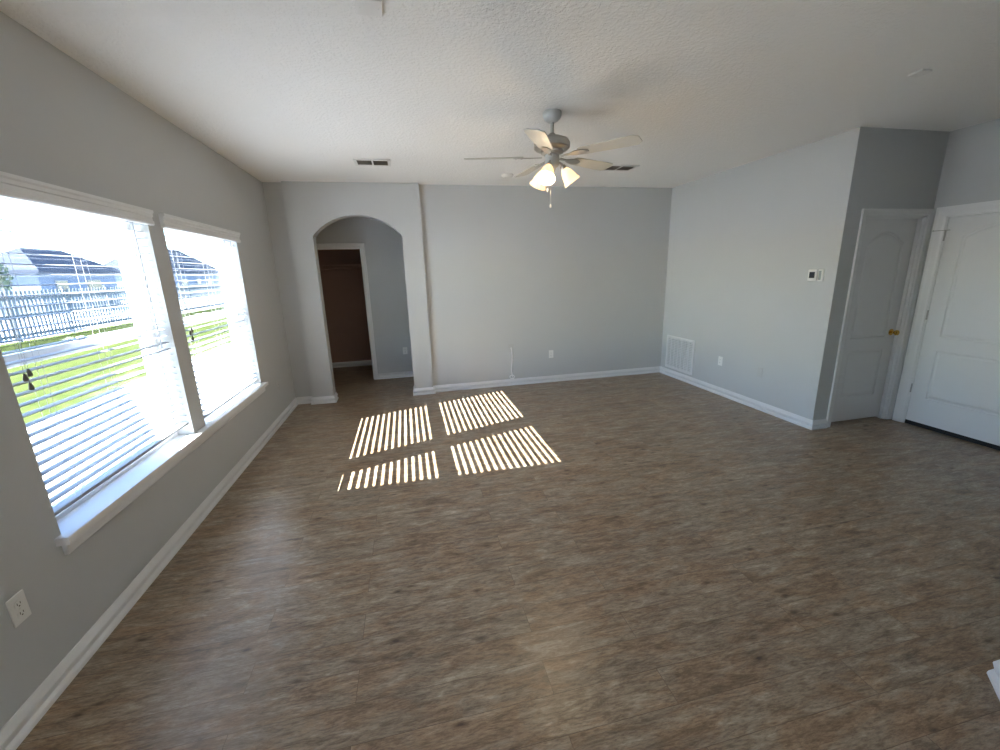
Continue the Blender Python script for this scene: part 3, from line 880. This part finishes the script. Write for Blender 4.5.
for k in range(0, 12):
    y = k * 2.352 - 0.084
    s = MB(); s.box((-0.11, y - 0.05, 0), (-0.05, y + 0.05, FH + 0.05)); s.box((-0.125, y - 0.06, FH + 0.05), (-0.04, y + 0.06, FH + 0.08)); s.build('post', M['fence'], fe)

def house(x0, x1, y0, y1, eave, ridge, label, wins):
    h = thing('house', label, 'house', ((x0 + x1) / 2, (y0 + y1) / 2, ZG))
    a, b = (x1 - x0) / 2, (y1 - y0) / 2
    q = MB(); q.box((-a, -b, 0), (a, b, eave)); q.build('walls', M['stucco'], h)
    o = 0.4; r = min(a, b)
    rf = MB(); bm = rf.bm
    base = [bm.verts.new(p) for p in ((-a - o, -b - o, eave - 0.1), (a + o, -b - o, eave - 0.1), (a + o, b + o, eave - 0.1), (-a - o, b + o, eave - 0.1))]
    up = [bm.verts.new((p.co.x, p.co.y, eave + 0.08)) for p in base]
    if a < b: rd = [bm.verts.new((0, -b + r, ridge)), bm.verts.new((0, b - r, ridge))]; order = ((0, 1, 0, 0), (1, 2, 0, 1), (2, 3, 1, 1), (3, 0, 1, 0))
    else: rd = [bm.verts.new((-a + r, 0, ridge)), bm.verts.new((a - r, 0, ridge))]; order = ((0, 1, 0, 1), (1, 2, 1, 1), (2, 3, 1, 0), (3, 0, 0, 0))
    bm.faces.new(base[::-1])
    for i in range(4): bm.faces.new([base[i], base[(i + 1) % 4], up[(i + 1) % 4], up[i]])
    for i, j, p, q2 in order:
        vs = [up[i], up[j]]
        for v in (rd[q2], rd[p]):
            if v not in vs: vs.append(v)
        bm.faces.new(vs)
    rf.build('roof', M['roofing'], h)
    for (yy, z0, z1, wdt) in wins:
        f = MB(); f.box((a, yy - wdt / 2 - 0.06, z0 - 0.06), (a + 0.04, yy + wdt / 2 + 0.06, z1 + 0.06)); fo = f.build('house_window', M['fence'], h)
        g_ = MB(); g_.box((a + 0.04, yy - wdt / 2, z0), (a + 0.05, yy + wdt / 2, z1)); g_.build('pane', M['screen'], fo)
    return h
house(-26, -22, 34.0, 41.6, 2.75, 4.4, 'low house with hipped roof beyond the fence, nearer window', [(-2.0, 0.9, 2.1, 1.0), (1.2, 0.9, 2.1, 1.4)])
house(-31, -24, 54.0, 68.0, 2.9, 6.0, 'low house with hipped roof beyond the fence, farther window', [(-3.5, 0.9, 2.1, 1.2), (0, 0.2, 2.1, 1.0), (3.0, 0.9, 2.1, 1.4)])

tr = thing('leafy_tree', 'dark leafy tree left of the house beyond the fence', 'tree', (-20.5, 28.3, ZG))
q = MB(); q.tube([(0, 0, 0), (0.05, 0.03, 0.9), (0.0, 0.1, 1.9)], [0.16, 0.12, 0.07], 10)
for dx, dy in ((0.5, 0.3), (-0.5, 0.2), (0.1, -0.6)):
    q.tube([(0.02, 0.05, 1.2), (dx * 0.6, dy * 0.6, 1.8), (dx, dy, 2.4)], [0.07, 0.05, 0.02], 8)
q.build('trunk', M['bark'], tr, smooth=True)
q = MB()
for k in range(1500):
    u, v_ = random.uniform(-1, 1), random.uniform(0, 2 * PI); rr_ = random.random() ** 0.4
    s_ = math.sqrt(1 - u * u)
    c_ = Vector((1.05 * rr_ * s_ * math.cos(v_), 1.05 * rr_ * s_ * math.sin(v_), 2.3 + 1.25 * rr_ * u))
    d1_ = Vector((random.gauss(0, 1), random.gauss(0, 1), random.gauss(0, 1))).normalized(); d2_ = d1_.orthogonal().normalized()
    L_ = 0.13
    q.bm.faces.new([q.bm.verts.new(c_ + p) for p in (-d1_ * L_, d2_ * L_ * 0.4, d1_ * L_, -d2_ * L_ * 0.4)])
q.build('foliage', M['leaf'], tr)
